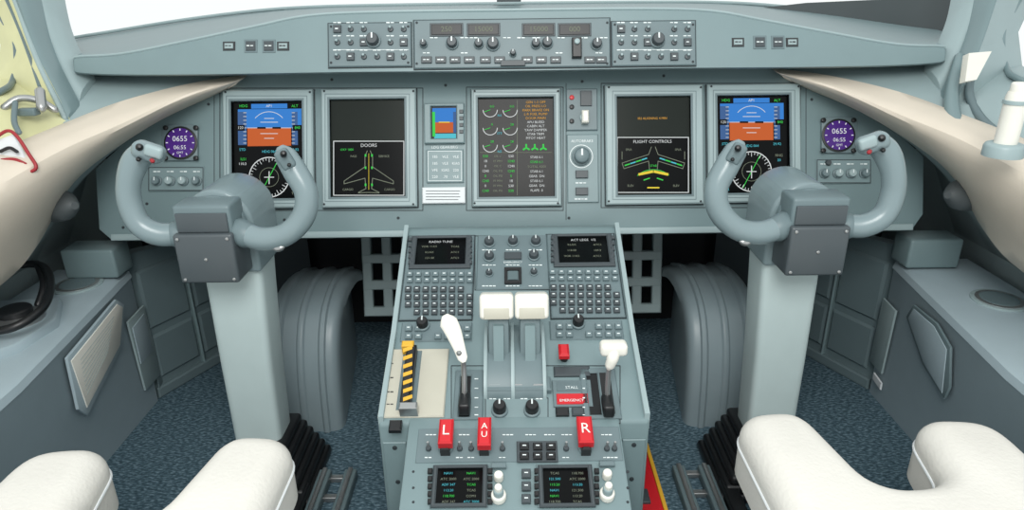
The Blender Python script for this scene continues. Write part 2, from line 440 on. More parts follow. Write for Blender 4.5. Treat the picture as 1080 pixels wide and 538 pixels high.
for ox in (347, 646):
    for j, y in enumerate((31, 45, 60)):
        for i in range(6):
            x = ox+9+i*14
            if i == 3 and j < 2: continue
            if (i+j) % 3 == 0:
                b.box(P6, (x-4, y-4, x+4, y+4), 0, .005, GD, .001); label(b, P6, x, y, 4, .0058)
            else:
                b.cyl(P6, x, y, 3, 0, .004, GD, n=12); b.cyl(P6, x, y-1, 1.4, .004, .012, GL, n=8)
            label(b, P6, x, y-7, 9)
    knob(b, P6, ox+47, 43, 6.5, .02); b.line(P6, ox+5, 52.5, ox+84, 52.5, .5, .0008, TXT)
b.fin()

# ------------------------------------------------------------ INSTRUMENT PANEL
b = B('instrument_panel')
pts = [(252, 72), (828, 68), (876, 92), (930, 124), (975, 165), (974, 226), (962, 243), (118, 254), (104, 242), (100, 178), (150, 132), (205, 98)]
b.poly(PM, pts[::-1], -.03, 0, G, .004)
b.poly(PM, [(118, 254), (962, 243), (962, 236), (118, 247)], -.03, .006, GL, .003)
for r in ((232, 93, 446, 222), (492, 92, 594, 222), (634, 88, 844, 219)):
    b.outline(PM, r, .8, .0008, SEAM)
for x in (226, 597, 850): b.line(PM, x, 88, x, 232, .6, .0008, SEAM)
for x, y in ((155, 215), (940, 205), (300, 232), (420, 230), (600, 230), (760, 227), (890, 222), (200, 235), (130, 240), (470, 90), (614, 86), (220, 110), (220, 200), (856, 105), (856, 195), (925, 150), (140, 175), (350, 84), (700, 80)):
    screw(b, PM, x, y, 0, 1.6)
b.box(PM, (450, 158, 489, 193), 0, .006, G, .002); b.outline(PM, (452, 160, 487, 191), .5, .0067, TXT)
b.text(PM, 'LDG GEAR/BRG', 469, 155.5, 4, .001, TXT)
for j in range(4):
    for i in range(3): b.text(PM, random.choice(('185', 'KIAS', '220', 'VLE', 'VFE', '.70')), 459+i*11, 166+j*7, 4, .0068, TXT)
b.box(PM, (446, 198, 491, 215), 0, .012, PAPER, .002)
for y in (202, 205, 208, 211): b.line(PM, 450, y, 480+random.random()*7, y, .6, .0127, GD)
b.box(PM, (597, 94, 630, 138), 0, .005, GM, .002); b.box(PM, (598, 142, 631, 214), 0, .005, G, .002)
P5 = PM.off(.005)
for y in (103, 113, 128): b.cyl(P5, 603, y, 2.5, 0, .004, RED if y == 103 else BK, n=12)
b.box(P5, (612, 96, 624, 112), 0, .004, GD, .001); b.box(P5, (613, 118, 620, 131), 0, .022, WHITE, .003)
b.cyl(P5, 616, 124, 5, .0, .006, GL, n=12)
knob(b, P5, 613, 165, 8, .02, GM)
b.arc(P5, 613, 165, 12, .8, .001, TXT, 0, 360)
b.text(P5, 'AUTOBRAKE', 614, 149, 4, .001, TXT)
for y in (184, 202): b.box(P5, (607, y-4, 620, y+4), 0, .006, GD, .001)
label(b, P5, 613, 193, 12); label(b, P5, 613, 210, 14)
for r in ((157, 176, 216, 202), (860, 168, 918, 194)):
    b.box(PM, r, 0, .004, G, .002); b.outline(PM, (r[0]+1, r[1]+1, r[2]-1, r[3]-1), .7, .0047, SEAM)
    P4 = PM.off(.004)
    for i in range(4):
        x = r[0]+9+i*14; knob(b, P4, x, r[1]+15, 4.2, .014, GL if i in (1, 2) else GM); label(b, P4, x, r[1]+5, 8)
b.cyl(PM, 165, 168, 4, 0, .012, GD); b.cyl(PM, 163, 154, 3, 0, .01, GD)
b.cyl(PM, 872, 172, 3, 0, .012, GD)
b.fin()

def display(name, ro, ri, body, scr=SCR):
    b = B(name); b.box(PM, (ro[0]-1, ro[1]-1, ro[2]+1, ro[3]+1), 0, .002, SEAM)
    b.frame(PM, ro, ri, .001, .016, GL, .003)
    q = (ri[0]-5, ri[1]-5, ri[2]+5, ri[3]+5)
    b.outline(PM, q, .7, .0165, GM)
    b.frame(PM, (ri[0]-2.5, ri[1]-2.5, ri[2]+2.5, ri[3]+2.5), ri, .006, .0166, GM, .001)
    b.box(PM, (ri[0]-1, ri[1]-1, ri[2]+1, ri[3]+1), .001, .006, scr)
    for x in (ro[0]+3, ro[2]-3):
        for y in (ro[1]+3, ro[3]-3): b.cyl(PM, x, y, 1.2, .015, .0172, SEAM, n=8)
    body(b, PM.off(.0068), (ri[0]+ri[2])/2, (ri[1]+ri[3])/2)
    return b.fin()
def pfd(b, P, cx, cy):
    x0, y0 = cx-284, cy-159
    X = lambda x: x+x0; Y = lambda y: y+y0
    b.box(P, (X(251), Y(115), X(318), Y(135)), 0, .0003, eB); b.box(P, (X(261), Y(135), X(307), Y(154)), 0, .0003, eO)
    b.box(P, (X(251), Y(118), X(260), Y(153)), 0, .0006, eM); b.box(P, (X(308), Y(118), X(314), Y(153)), 0, .0006, eM)
    b.box(P, (X(265), Y(109.5), X(303), Y(114.5)), 0, .0005, eB)
    for i, t in enumerate(('HDG', 'AP1', 'ALT')): b.text(P, t, X(257+i*27), Y(112), 4, .001, eG if i != 1 else eW)
    for i in range(9):
        b.line(P, X(257), Y(119+i*4), X(260), Y(119+i*4), .5, .0012, eW); b.line(P, X(308), Y(119+i*4), X(311), Y(119+i*4), .5, .0012, eW)
    for y, w in ((125, 5), (129, 9), (141, 9), (146, 5)): b.line(P, X(284-w), Y(y), X(284+w), Y(y), .6, .0012, eW)
    b.line(P, X(261), Y(135), X(307), Y(135), .5, .0012, eW)
    b.line(P, X(272), Y(135), X(280), Y(135), 1.8, .0016, SCR); b.line(P, X(288), Y(135), X(296), Y(135), 1.8, .0016, SCR)
    b.arc(P, X(284), Y(137), 19, .6, .0014, eW, 40, 140, 20)
    b.box(P, (X(250), Y(132), X(258), Y(138)), 0, .0016, SCR); b.text(P, '120', X(254), Y(135), 4, .002, eW)
    b.box(P, (X(309), Y(132), X(319), Y(138)), 0, .0016, SCR); b.text(P, '840', X(314), Y(135), 4, .002, eG)
    b.arc(P, X(284), Y(187), 21, 1.0, .001, eW); b.arc(P, X(284), Y(187), 10, .4, .001, eX)
    for i in range(36):
        a = radians(i*10); r1 = 20; r0 = 16 if i % 3 == 0 else 18
        b.line(P, X(284+r0*cos(a)), Y(187+r0*sin(a)), X(284+r1*cos(a)), Y(187+r1*sin(a)), .5, .001, eW)
    b.line(P, X(284), Y(181), X(284), Y(194), .8, .0012, eW); b.line(P, X(279), Y(187), X(289), Y(187), .8, .0012, eW)
    b.line(P, X(275), Y(204), X(293), Y(170), .6, .0012, eG)
    for x, y, t, m in ((256, 158, 'STD', eC), (311, 158, '29.92', eC), (257, 168, 'ILS1', eG), (256, 173, '110.3', eW), (313, 170, 'RNG', eX), (313, 175, '20', eC), (256, 200, 'BRG', eC), (256, 206, 'VOR1', eC), (284, 160, 'HDG 064', eC), (312, 204, 'TERR', eX)):
        b.text(P, t, X(x), Y(y), 3.8, .001, m)
def mfdL(b, P, cx, cy):
    b.outline(P, (352, 149, 426, 206), .8, .001, eW); b.box(P, (352, 150, 426, 206), 0, .0002, SCR)
    b.text(P, 'DOORS', 389, 153.5, 5, .001, eW)
    for s in (-1, 1):
        x = lambda d: 389+s*d
        for a, c in (((1.5, 159), (4, 165)), ((4, 165), (4, 176)), ((4, 176), (26, 191)), ((26, 191), (26, 194)), ((26, 194), (4, 188)), ((4, 188), (3, 199)), ((3, 199), (11, 203)), ((11, 203.5), (0, 203))):
            b.line(P, x(a[0]), a[1], x(c[0]), c[1], .6, .001, eX)
        for y in (164, 177, 195): b.box(P, (x(3.4)-.8, y-1.3, x(3.4)+.8, y+1.3), 0, .0013, eG)
        b.text(P, 'SERVICE' if s > 0 else 'PASS', x(16), 165, 3.2, .001, eX); b.text(P, 'CARGO', x(22), 200, 3.2, .001, eX)
    b.line(P, 389, 162, 389, 200, .4, .001, eY)
    b.text(P, 'OXY 1800', 366, 158, 3.2, .001, eG)
def eicas(b, P, cx, cy):
    for x in (517, 538):
        for y in (116, 135, 153):
            b.arc(P, x, y, 7.5, .8, .001, eW, 180, 360, 18); b.line(P, x, y, x-6, y+2, .6, .0012, eG)
            b.text(P, random.choice(('0.0', '28', '0')), x+2, y-3.5, 3.6, .001, eG)
    for i in range(3): b.text(P, ('N1', 'ITT', 'N2')[i], 527, 122+i*19, 3.6, .001, eC)
    rows = ['GEN 1-2 OFF', 'OIL PRESS LO', 'PARK BRAKE ON', 'L-R FUEL PUMP', 'DOOR MAIN', 'APU BLEED', 'CABIN ALT', 'YAW DAMPER', 'STAB TRIM', 'PITOT HEAT']
    for i, t in enumerate(rows): b.text(P, t, 565, 108+i*4.2, 3.7, .001, eA if i < 5 else eW)
    for s in (0, 1, 2):
        for k in range(3): b.line(P, 555+s*9, 156, 555+s*9+3.6*cos(2.1*k+.5), 156+3.6*sin(2.1*k+.5), 1.8, .001, eG)
    for i in range(8):
        b.text(P, random.choice(('1240', '530', '73', '0', '18')), 512, 165+i*5.2, 3.8, .001, random.choice((eG, eW)))
        b.text(P, random.choice(('FF PPH', 'OIL C', 'OIL PSI', 'FAN VIB')), 525, 165+i*5.2, 3.2, .001, eX)
        b.text(P, random.choice(('1240', '530', '73', '0', '18')), 539, 165+i*5.2, 3.8, .001, random.choice((eG, eW)))
        b.text(P, random.choice(('TOTAL 4200', 'FLAPS  0', 'TRIM  5.0', 'GEAR  DN', 'STAB 6.1')), 566, 166+i*5, 3.6, .001, random.choice((eG, eW, eX)))
    b.line(P, 545.5, 106, 545.5, 206, .4, .001, eX); b.line(P, 506, 161, 582, 161, .4, .001, eX)
def mfdR(b, P, cx, cy):
    b.text(P, 'IRS ALIGNING 4 MIN', 688, 125, 3.4, .001, eA)
    b.outline(P, (651, 145, 726, 203), .8, .001, eW); b.box(P, (651, 146, 726, 203), 0, .0002, SCR)
    b.text(P, 'FLIGHT CONTROLS', 688, 149.5, 4.6, .001, eW)
    for s in (-1, 1):
        x = lambda d: 689+s*d
        for a, c in (((2, 155), (5, 163)), ((5, 163), (33, 172)), ((33, 172), (31, 178)), ((31, 178), (5, 170)), ((5, 170), (4, 180)), ((33, 160), (33, 168))):
            b.line(P, x(a[0]), a[1], x(c[0]), c[1], .55, .001, eX)
        for k in range(4): b.line(P, x(7+k*6), 167+k*2.0, x(12+k*6), 168.6+k*2.0, 1.3, .0013, eG if k % 2 else eC)
        b.line(P, x(1), 181, x(15), 184, 2.6, .0013, eY); b.line(P, x(4), 188, x(10), 190, 1.2, .0013, eG)
        b.text(P, 'SPLR', x(26), 158, 3.2, .001, eX); b.text(P, 'ELEV', x(24), 196, 3.2, .001, eX)
    b.arc(P, 689, 205, 26, .7, .001, eG, 50, 130, 24); b.line(P, 683, 198, 695, 198, 1.4, .001, eY); b.text(P, 'STAB', 689, 175, 3.2, .001, eG)
display('flight_display', (238, 96, 332, 220), (247, 108, 321, 210), pfd)
display('flight_display', (341, 95, 440, 219), (350, 106, 428, 208), mfdL, SCG)
display('flight_display', (498, 95, 591, 218), (505, 104, 584, 208), eicas)
display('flight_display', (638, 91, 740, 216), (650, 103, 727, 206), mfdR, SCG)
display('flight_display', (745, 90, 842, 214), (755, 102, 830, 204), pfd)
b = B('standby_display')
b.frame(PM, (448, 110, 490, 152), (455, 113, 482, 147), 0, .012, G, .002); b.box(PM, (454, 112, 483, 148), 0, .006, SCR)
P = PM.off(.0065); b.box(P, (456, 114, 481, 129), 0, .0003, eB); b.box(P, (459, 129, 478, 140), 0, .0003, eO); b.box(P, (456, 118, 459, 144), 0, .0005, eG)
b.line(P, 463, 129, 474, 129, 1, .001, eY); b.box(P, (458, 141, 481, 146), 0, .0003, eC); b.box(P, (478, 118, 481, 140), 0, .0005, eM)
for y in (119, 126, 133, 140): b.box(PM, (485, y-2, 489, y+2), 0, .014, GD, .001)
b.fin()
for dx, dy in ((0, 0), (693, -8)):
    b = B('clock'); x, y = 191+dx, 151+dy
    b.poly(PM, [(x-19, y-14), (x-14, y-19), (x+14, y-19), (x+19, y-14), (x+19, y+14), (x+14, y+19), (x-14, y+19), (x-19, y+14)][::-1], 0, .008, GM, .002)
    P = PM.off(.008); b.cyl(P, x, y, 17.5, 0, .004, BK, n=32); b.cyl(P, x, y, 15.5, .004, .0046, mat('clock_face', (70, 34, 120), .3), n=32, top=1)
    for i in range(12):
        a = i*pi/6; b.line(P, x+13*cos(a), y+13*sin(a), x+14.6*cos(a), y+14.6*sin(a), .9, .0056, eW)
    b.text(P, '0655', x, y-4, 8, .0056, eW); b.text(P, '06:55', x, y+5, 6, .0056, eW); b.text(P, 'GMT', x, y+10.5, 3.4, .0056, eW)
    for sx in (-16, 16):
        for sy in (-16, 16): b.cyl(P, x+sx, y+sy, 2.6, 0, .005, BK, n=10)
    b.fin()

# ------------------------------------------------------------ CENTER PEDESTAL
ped = B('center_pedestal')
zU = lambda y: .40+(y-1.09)*.12/.226
zL = lambda y: .40+(y-1.09)*.121/.307
prof = [(.92, 0), (1.36, 0), (1.36, zU(1.33)-.01), (1.325, zU(1.325)), (1.09, .40), (.92, zL(.92))]
ped.prism([Vector((-.222, y, z)) for y, z in prof], Vector((.444, 0, 0)), G, .006, 2, True)
prof = [(.62, 0), (.93, 0), (.93, zL(.93)+.002), (.62, zL(.62))]
ped.prism([Vector((-.172, y, z)) for y, z in prof], Vector((.344, 0, 0)), G, .004, 2, True)
for sx in (-1, 1):
    for (ya, yb, zf) in ((1.09, 1.325, zU), (.925, 1.09, zL)):
        x0 = sx*.222
        ped.prism([Vector((x0, ya, zf(ya)-.02)), Vector((x0, yb, zf(yb)-.02)), Vector((x0, yb, zf(yb)+.010)), Vector((x0, ya, zf(ya)+.010))], Vector((-sx*.009, 0, 0)), GL, .002)
b = ped
for dx, dy in ((0, 0), (150, -2)):
    b.box(PU_, (425+dx*1.02, 249+dy, 500+dx*1.03, 339+dy), 0, .002, SEAM); b.box(PU_, (426+dx*1.02, 250+dy, 499+dx*1.03, 338+dy), 0, .005, GM, .002)
    P = PU_.off(.005)
    b.frame(P, (433+dx, 250+dy, 497+dx, 284+dy), (439+dx, 252+dy, 491+dx, 280+dy), 0, .006, GD, .002)
    b.box(P, (438+dx, 251+dy, 492+dx, 281+dy), 0, .002, SCR)
    b.text(P, 'ACT LEGS  1/2' if dx else 'RADIO TUNE', 465+dx, 256+dy, 4.2, .0026, eW)
    for j in range(3):
        b.text(P, random.choice(('118.00', '121.50', 'KLAX', 'VOR 114.5')), 453+dx, 261+j*6+dy, 3.6, .0026, eX)
        b.text(P, random.choice(('ATC1', '2000', 'TCAS', '109.9')), 480+dx, 261+j*6+dy, 3.6, .0026, eX)
    for j in range(5):
        for x in (433, 496): b.box(P, (x+dx-2, 254+j*6+dy-1.6, x+dx+2, 254+j*6+dy+1.6), 0, .007, GD, .001)
    keys(b, P, 428+dx, 287+dy, 500+dx*1.0+3*(dx > 0), 300+dy, 8, 2, GM)
    keys(b, P, 426+dx+3*(dx > 0), 302+dy, 500+dx+5*(dx > 0), 334+dy, 8, 4, GD, skip=((0, 3), (7, 0)))
    b.box(PU_, (423+dx*1.045, 341+dy, 498+dx*1.06, 361+dy), 0, .004, GM, .002)
    keys(b, PU_.off(.004), 426+dx*1.06, 343+dy, 498+dx*1.06, 360+dy, 7, 2, GM, skip=((2, 0), (3, 0), (2, 1)))
    knob(b, PU_.off(.004), 446+dx*1.09, 344+dy, 6, .02, BK)
b.box(PU_, (503, 249, 578, 306), 0, .004, GM, .002); P = PU_.off(.004)
for x, y in ((516, 257), (541, 256), (565, 256), (516, 272), (563, 271)): knob(b, P, x, y, 5, .014)
for x, y in ((516, 289), (563, 288)): knob(b, P, x, y, 3.5, .010)
b.frame(P, (532, 283, 550, 300), (535, 286, 547, 297), 0, .005, BK, .001); b.box(P, (536, 287, 546, 296), 0, .004, GM)
for x in (516, 541, 565):
    for y in (264, 280, 302): label(b, P, x, y, 15)
b.text(P, 'EMERGENCY', 541, 277, 3.5, .001, TXT); b.box(P, (532, 267, 550, 274), 0, .005, GD, .001)
b.outline(PU_, (501, 249, 580, 306), .8, .0008, SEAM)
b.box(PL_, (404, 369, 471, 441), 0, .004, CREAM, .002)
b.box(PL_, (422, 372, 442, 434), .004, .006, GM, .001)
b.box(PL_, (429, 374, 435, 432), .0055, .0065, TXD)
for y in (385, 400, 415, 428): label(b, PL_, 412, y, 8, .005, TXD)
for r, s in (((479, 392, 510, 444), (485, 398, 496, 441)), ((613, 390, 652, 443), (620, 395, 632, 439))):
    b.frame(PL_, r, s, 0, .006, GM, .002); b.box(PL_, s, 0, .003, BK)
b.box(PL_, (634, 395, 646, 439), 0, .0065, BK, .001)
for y in (400, 410, 420, 430, 438):
    label(b, PL_.off(.006), 503, y, 5); label(b, PL_.off(.006), 616, y, 3)
hump = []
for i in range(15):
    a = pi*(i/14); hump.append((1.035-cos(a)*.072, zL(1.035-cos(a)*.072)-.002+sin(a)*.036))
hump = [(hump[0][0], hump[0][1]-.02)]+hump+[(hump[-1][0], hump[-1][1]-.02)]
ped.prism([Vector((-.046, y, z)) for y, z in hump], Vector((.1, 0, 0)), GM, .002)
for xs in (-.0475, -.001, .0525):
    ped.prism([Vector((xs-.003, y, z+.005)) for y, z in hump], Vector((.006, 0, 0)), GL, .001)
b.box(PL_, (511, 402, 581, 416), 0, .014, GM, .003); b.line(PL_, 518, 410, 575, 410, 2, .0147, SEAM)
for x in (522, 545, 568): b.box(PL_, (x-6, 404, x+6, 412), .014, .016, METAL, .001)
for x in (527, 561): knob(b, PL_, x, 434, 7, .022, BK)
for x in (520, 535, 553, 569): label(b, PL_, x, 421, 8)
b.outline(PL_, (512, 420, 578, 446), .8, .0008, SEAM); b.outline(PL_, (476, 386, 654, 447), .8, .0008, SEAM)
b.box(PL_, (584, 388, 622, 398), 0, .006, GD, .002); b.box(PL_, (583, 402, 624, 430), 0, .004, GM, .001)
b.box(PL_, (587, 417, 620, 428), .004, .006, RED, .001); b.text(PL_.off(.006), 'EMERGENCY', 603, 422.5, 4.5, .0006, TXT)
b.box(PL_, (587, 404, 620, 414), .004, .005, GM); b.text(PL_.off(.005), 'STALL', 603, 409, 5, .0006, TXT)
b.box(PL_, (586, 432, 600, 440), 0, .008, BK, .002); b.box(PL_, (603, 432, 616, 440), 0, .008, GD, .002)
b.box(PL_, (411, 446, 424, 457), 0, .010, BK, .002)
b.box(PL_, (440, 452, 655, 488), 0, .003, GM, .001)
b.box(PL_, (455, 492, 515, 537), 0, .004, GM, .001); b.box(PL_, (566, 491, 626, 536), 0, .004, GM, .001)
for dx in (0, 112):
    b.frame(PL_, (456+dx, 493, 514+dx, 537), (461+dx, 496, 509+dx, 533), .004, .010, GD, .002)
    b.box(PL_, (460+dx, 495, 510+dx, 534), .004, .006, SCR)
    P = PL_.off(.0062)
    for j in range(6):
        for i in range(2):
            b.text(P, random.choice(('118.700', '121.500', 'COM1', 'NAV1', '113.20', 'ATC 2000', 'TCAS', 'ADF 347')), 473+dx+i*24, 499.5+j*6, 3.9, .0006, random.choice((eG, eX, eG, eC, eX)))
    for j in range(5):
        for x in (454, 517): b.box(PL_, (x+dx-2.5, 499+j*8-2.5, x+dx+2.5, 499+j*8+2.5), .003, .009, BK, .001)
P3 = PL_.off(.003)
for x, y in ((526, 519), (640, 517)):
    b.cyl(P3, x, y+6, 8, 0, .012, WHITE); b.cyl(P3, x, y+6, 5.5, .012, .026, GL); b.cyl(P3, x, y+6, 4, .026, .034, WHITE); b.box(P3, (x-8, y-29, x+8, y-24), 0, .006, GM, .001)
    b.cyl(P3, x, y-14, 5, 0, .014, WHITE)
b.box(P3, (545, 466, 588, 488), 0, .003, GD, .001)
keys(b, P3.off(.003), 546, 467, 588, 487, 3, 2, BK)
keys(b, P3, 548, 494, 562, 534, 1, 3, GD)
for x in (452, 485, 497, 530, 597, 640, 648): b.cyl(P3, x, 474, 3, 0, .006, GD, n=10); b.cyl(P3, x, 472, 1.5, .006, .016, METAL, n=8); label(b, P3, x, 483, 8)
for x in (455, 490, 536, 560, 580, 598, 640): label(b, P3, x, 459, 12)
for sy in (498, 515, 530):
    for x in (436, 662): b.cyl(PL_, x, sy, 1.6, 0, .0016, SEAM, n=8)
    label(b, PL_, 445, sy, 8, .0008); label(b, PL_, 652, sy-5, 8, .0008)
PE = Plane((0, .919, 0), R0, (0, 0, 1))
for sx in (-.197, .197):
    b.lbox(PE, sx-.019, .02, sx+.019, .30, 0, .003, G, .001)
    for z in (.29, .22, .14, .06): b.cyl(PE, sx, z, .004, .003, .0045, SEAM, metric=True, n=10)
for s in (-1, 1):
    PSd = Plane((.222*s, 1.1, 0), (0, s, 0), (0, 0, 1))
    b.lbox(PSd, -.15, .06, .15, .33, 0, .004, GM, .002)
pedo = ped.fin()

for x in (-.0275, .0325):
    b = B('throttle_lever'); s = -1 if x < 0 else 1
    b.bbox(Vector((x, 1.048, .483)), (.058, .040, .044), WHITE, .007, 4, Matrix.Rotation(radians(-18), 3, 'X'))
    b.bbox(Vector((x, 1.0275, .478)), (.044, .006, .020), CREAM, .002, 2, Matrix.Rotation(radians(-18), 3, 'X'))
    xa = x-s*.003
    b.prism([Vector((xa-.018, y, z)) for y, z in ((1.005, .36), (1.055, .36), (1.065, .466), (1.035, .466))], Vector((.036, 0, 0)), GM, .004, 2, True)
    b.prism([Vector((xa-.009, y, z)) for y, z in ((.998, .372), (1.02, .372), (1.033, .456), (1.024, .456))], Vector((.018, 0, 0)), G, .002)
    b.fin()
b = B('speed_brake_lever')
p0 = PL_.P(*PL_.uv(490, 425), .0); p1 = PL_.off(.06).hit(489, 384); p2 = PL_.off(.09).hit(484, 372)
b.tube([p0, p1, p2], .0045, METAL, n=10)
q = [PL_.off(h).hit(x, y) for x, y, h in ((488, 378, .082), (484, 366, .09), (478, 350, .10), (473, 340, .108))]
b.tube(q, [.008, .010, .0135, .015], WHITE, n=14, flat=.45, up=(1, 0, 0))
b.bbox(PL_.off(.012).hit(490, 426), (.018, .04, .022), BK, .004); b.fin()
b = B('flap_lever')
p0 = PL_.P(*PL_.uv(640, 425), .0); p1 = PL_.off(.06).hit(642, 390); p2 = PL_.off(.085).hit(645, 376)
b.tube([p0, p1, p2], .0045, METAL, n=10)
q = [PL_.off(h).hit(x, y) for x, y, h in ((643, 386, .072), (646, 378, .085), (647, 370, .092))]
b.tube(q, [.008, .010, .012], WHITE, n=14)
b.bbox(PL_.off(.094).hit(647, 367), (.044, .026, .022), WHITE, .007, 4)
b.bbox(PL_.off(.012).hit(641, 428), (.018, .04, .022), BK, .004); b.fin()
b = B('emergency_lever'); Ph = PL_.off(.024)
b.box(Ph, (425, 364, 435.5, 430), -.02, .003, BK, .003)
for i in range(7):
    y0 = 368+i*8.6; b.poly(Ph, [(425.4, y0+5), (435, y0+1.5), (435, y0-2.2), (425.4, y0+1)], .003, .0036, YEL)
b.box(Ph, (421, 425, 440, 432), -.02, .004, METAL, .002); b.box(Ph, (424, 361, 436.5, 367), -.02, .006, YEL, .002); b.fin()
b = B('fuel_cutoff_knob'); b.cyl(PL_, 595, 379, 4, 0, .02, BK); Ph = PL_.off(.02); b.box(Ph, (589, 366, 600, 379), 0, .012, RED, .004); b.fin()
for x0, x1, y0, y1, t in ((463, 478, 444, 470, 'L'), (504, 518, 442, 472, 'A\nU'), (609, 625, 441, 469, 'R')):
    b = B('fire_handle'); Ph = PL_.off(.030); cx = (x0+x1)/2
    b.box(Ph, (x0, y0, x1, y1), -.008, .008, RED, .003)
    b.text(Ph, t, cx, (y0+y1)/2, 17 if len(t) == 1 else 10, .0088, WHITE)
    b.box(PL_, (cx-5, 466, cx+5, 482), -.002, .024, BK, .003); b.cyl(PL_, cx, 474, 8, -.001, .008, GM)
    b.fin()

# ------------------------------------------------------------ CONTROL YOKES
XC = -.534
for mx in (1, -1):
    b = B('control_yoke', mx)
    rows = []
    for z, hw, hd, y in ((.10, .048, .040, 1.195), (.30, .051, .043, 1.205), (.50, .056, .046, 1.225), (.56, .057, .048, 1.23)):
        o = roundpoly([(-hw, -hd), (hw, -hd), (hw, hd), (-hw, hd)], .016, 4)
        rows.append([Vector((XC+.002+p.x, y+p.y, z)) for p in o])
    b.grid(rows, COL, True, True)
    pr = [(-.064, .50), (.064, .50)] + [(.064*cos(pi*i/16), .597+.064*sin(pi*i/16)) for i in range(17)]
    b.prism([Vector((XC+x, 1.165, z)) for x, z in pr], Vector((0, .125, 0)), YOKE, .008, 3, True)
    pr = [(-.055, .60), (.055, .60)] + [(.055*cos(pi*i/16), .60+.052*sin(pi*i/16)) for i in range(17)]
    b.prism([Vector((XC+x, 1.155, z)) for x, z in pr], Vector((0, .03, 0)), GM, .004, 2, True)
    b.bbox(Vector((XC, 1.138, .615)), (.100, .060, .070), GM, .006)
    b.bbox(Vector((XC, 1.106, .620)), (.088, .004, .034), BOX, .001)
    b.bbox(Vector((XC, 1.130, .556)), (.103, .070, .092), BOX, .005)
    PH = Plane((XC, 1.095, .556), R0, (0, 0, 1))
    for u, v in ((-.043, .038), (.043, .038), (-.043, -.038), (.043, -.038), (0, .0)): b.cyl(PH, u, v, .003, 0, .002, METAL, metric=True, n=10)
    inner = [(250, 243, 1.20), (276, 252, 1.19), (302, 247, 1.18), (320, 228, 1.17), (323, 204, 1.16), (312, 182, 1.155), (301, 164, 1.15)]
    b.tube([W(*p) for p in inner], [.021, .021, .020, .020, .020, .021, .019], YOKE, n=20)
    outer = [(194, 246, 1.20), (168, 247, 1.19), (147, 236, 1.18), (137, 214, 1.17), (136, 192, 1.16), (142, 172, 1.155), (152, 160, 1.15)]
    b.tube([W(*p) for p in outer], [.021, .021, .020, .020, .020, .022, .020], YOKE, n=20)
    for p, q in (((250, 243, 1.2), (262, 249, 1.195)), ((194, 246, 1.20), (184, 247.5, 1.197))):
        b.tube([W(*p), W(*q)], .0235, GM, n=20, sub=3)
    Rz = Matrix.Rotation(radians(20), 3, 'Y')
    b.bbox(W(157, 160, 1.14), (.052, .034, .030), YOKE, .012, 4, Rz)
    b.bbox(W(162, 160, 1.122), (.030, .012, .020), GL, .005, 3, Rz)
    b.tube([W(160, 169, 1.122), W(161, 170, 1.114)], .0036, DRED, n=12)
    b.tube([W(147, 156, 1.128), W(147, 155, 1.118)], .006, BK, n=12)
    b.tube([W(146, 168, 1.13), W(146, 168, 1.122)], .004, BK, n=12)
    b.bbox(W(301, 168, 1.134), (.024, .016, .036), GM, .006, 4, Matrix.Rotation(radians(-28), 3, 'Y'))
    b.tube([W(299, 163, 1.122), W(299, 162, 1.112)], .0055, BK, n=12)
    b.tube([W(305, 174, 1.122), W(305, 174, 1.115)], .0035, BK, n=10)
    b.tube([W(286, 256, 1.185), W(292, 262, 1.18), W(297, 261, 1.178)], .006, METAL, n=10)
    b.fin()
    b = B('column_boot', mx)
    for i in range(6):
        w = .085-.006*i; b.bbox(Vector((XC+.03-.004*i, 1.185, .013+.020*i)), (w*2, .19-.008*i, .022), BK, .008)
    b.fin()
    b = B('seat_rail', mx)
    for xr in (-.41, -.355):
        b.bbox(Vector((xr, .93, .012)), (.026, .52, .024), GM, .003); b.bbox(Vector((xr, .93, .026)), (.010, .52, .006), METAL, .002)
    for k in range(9): b.bbox(Vector((-.383, .70+k*.06, .006)), (.06, .014, .012), METAL, .002)
    b.bbox(Vector((-.44, 1.02, .02)), (.03, .22, .04), BK, .004)
    b.fin()

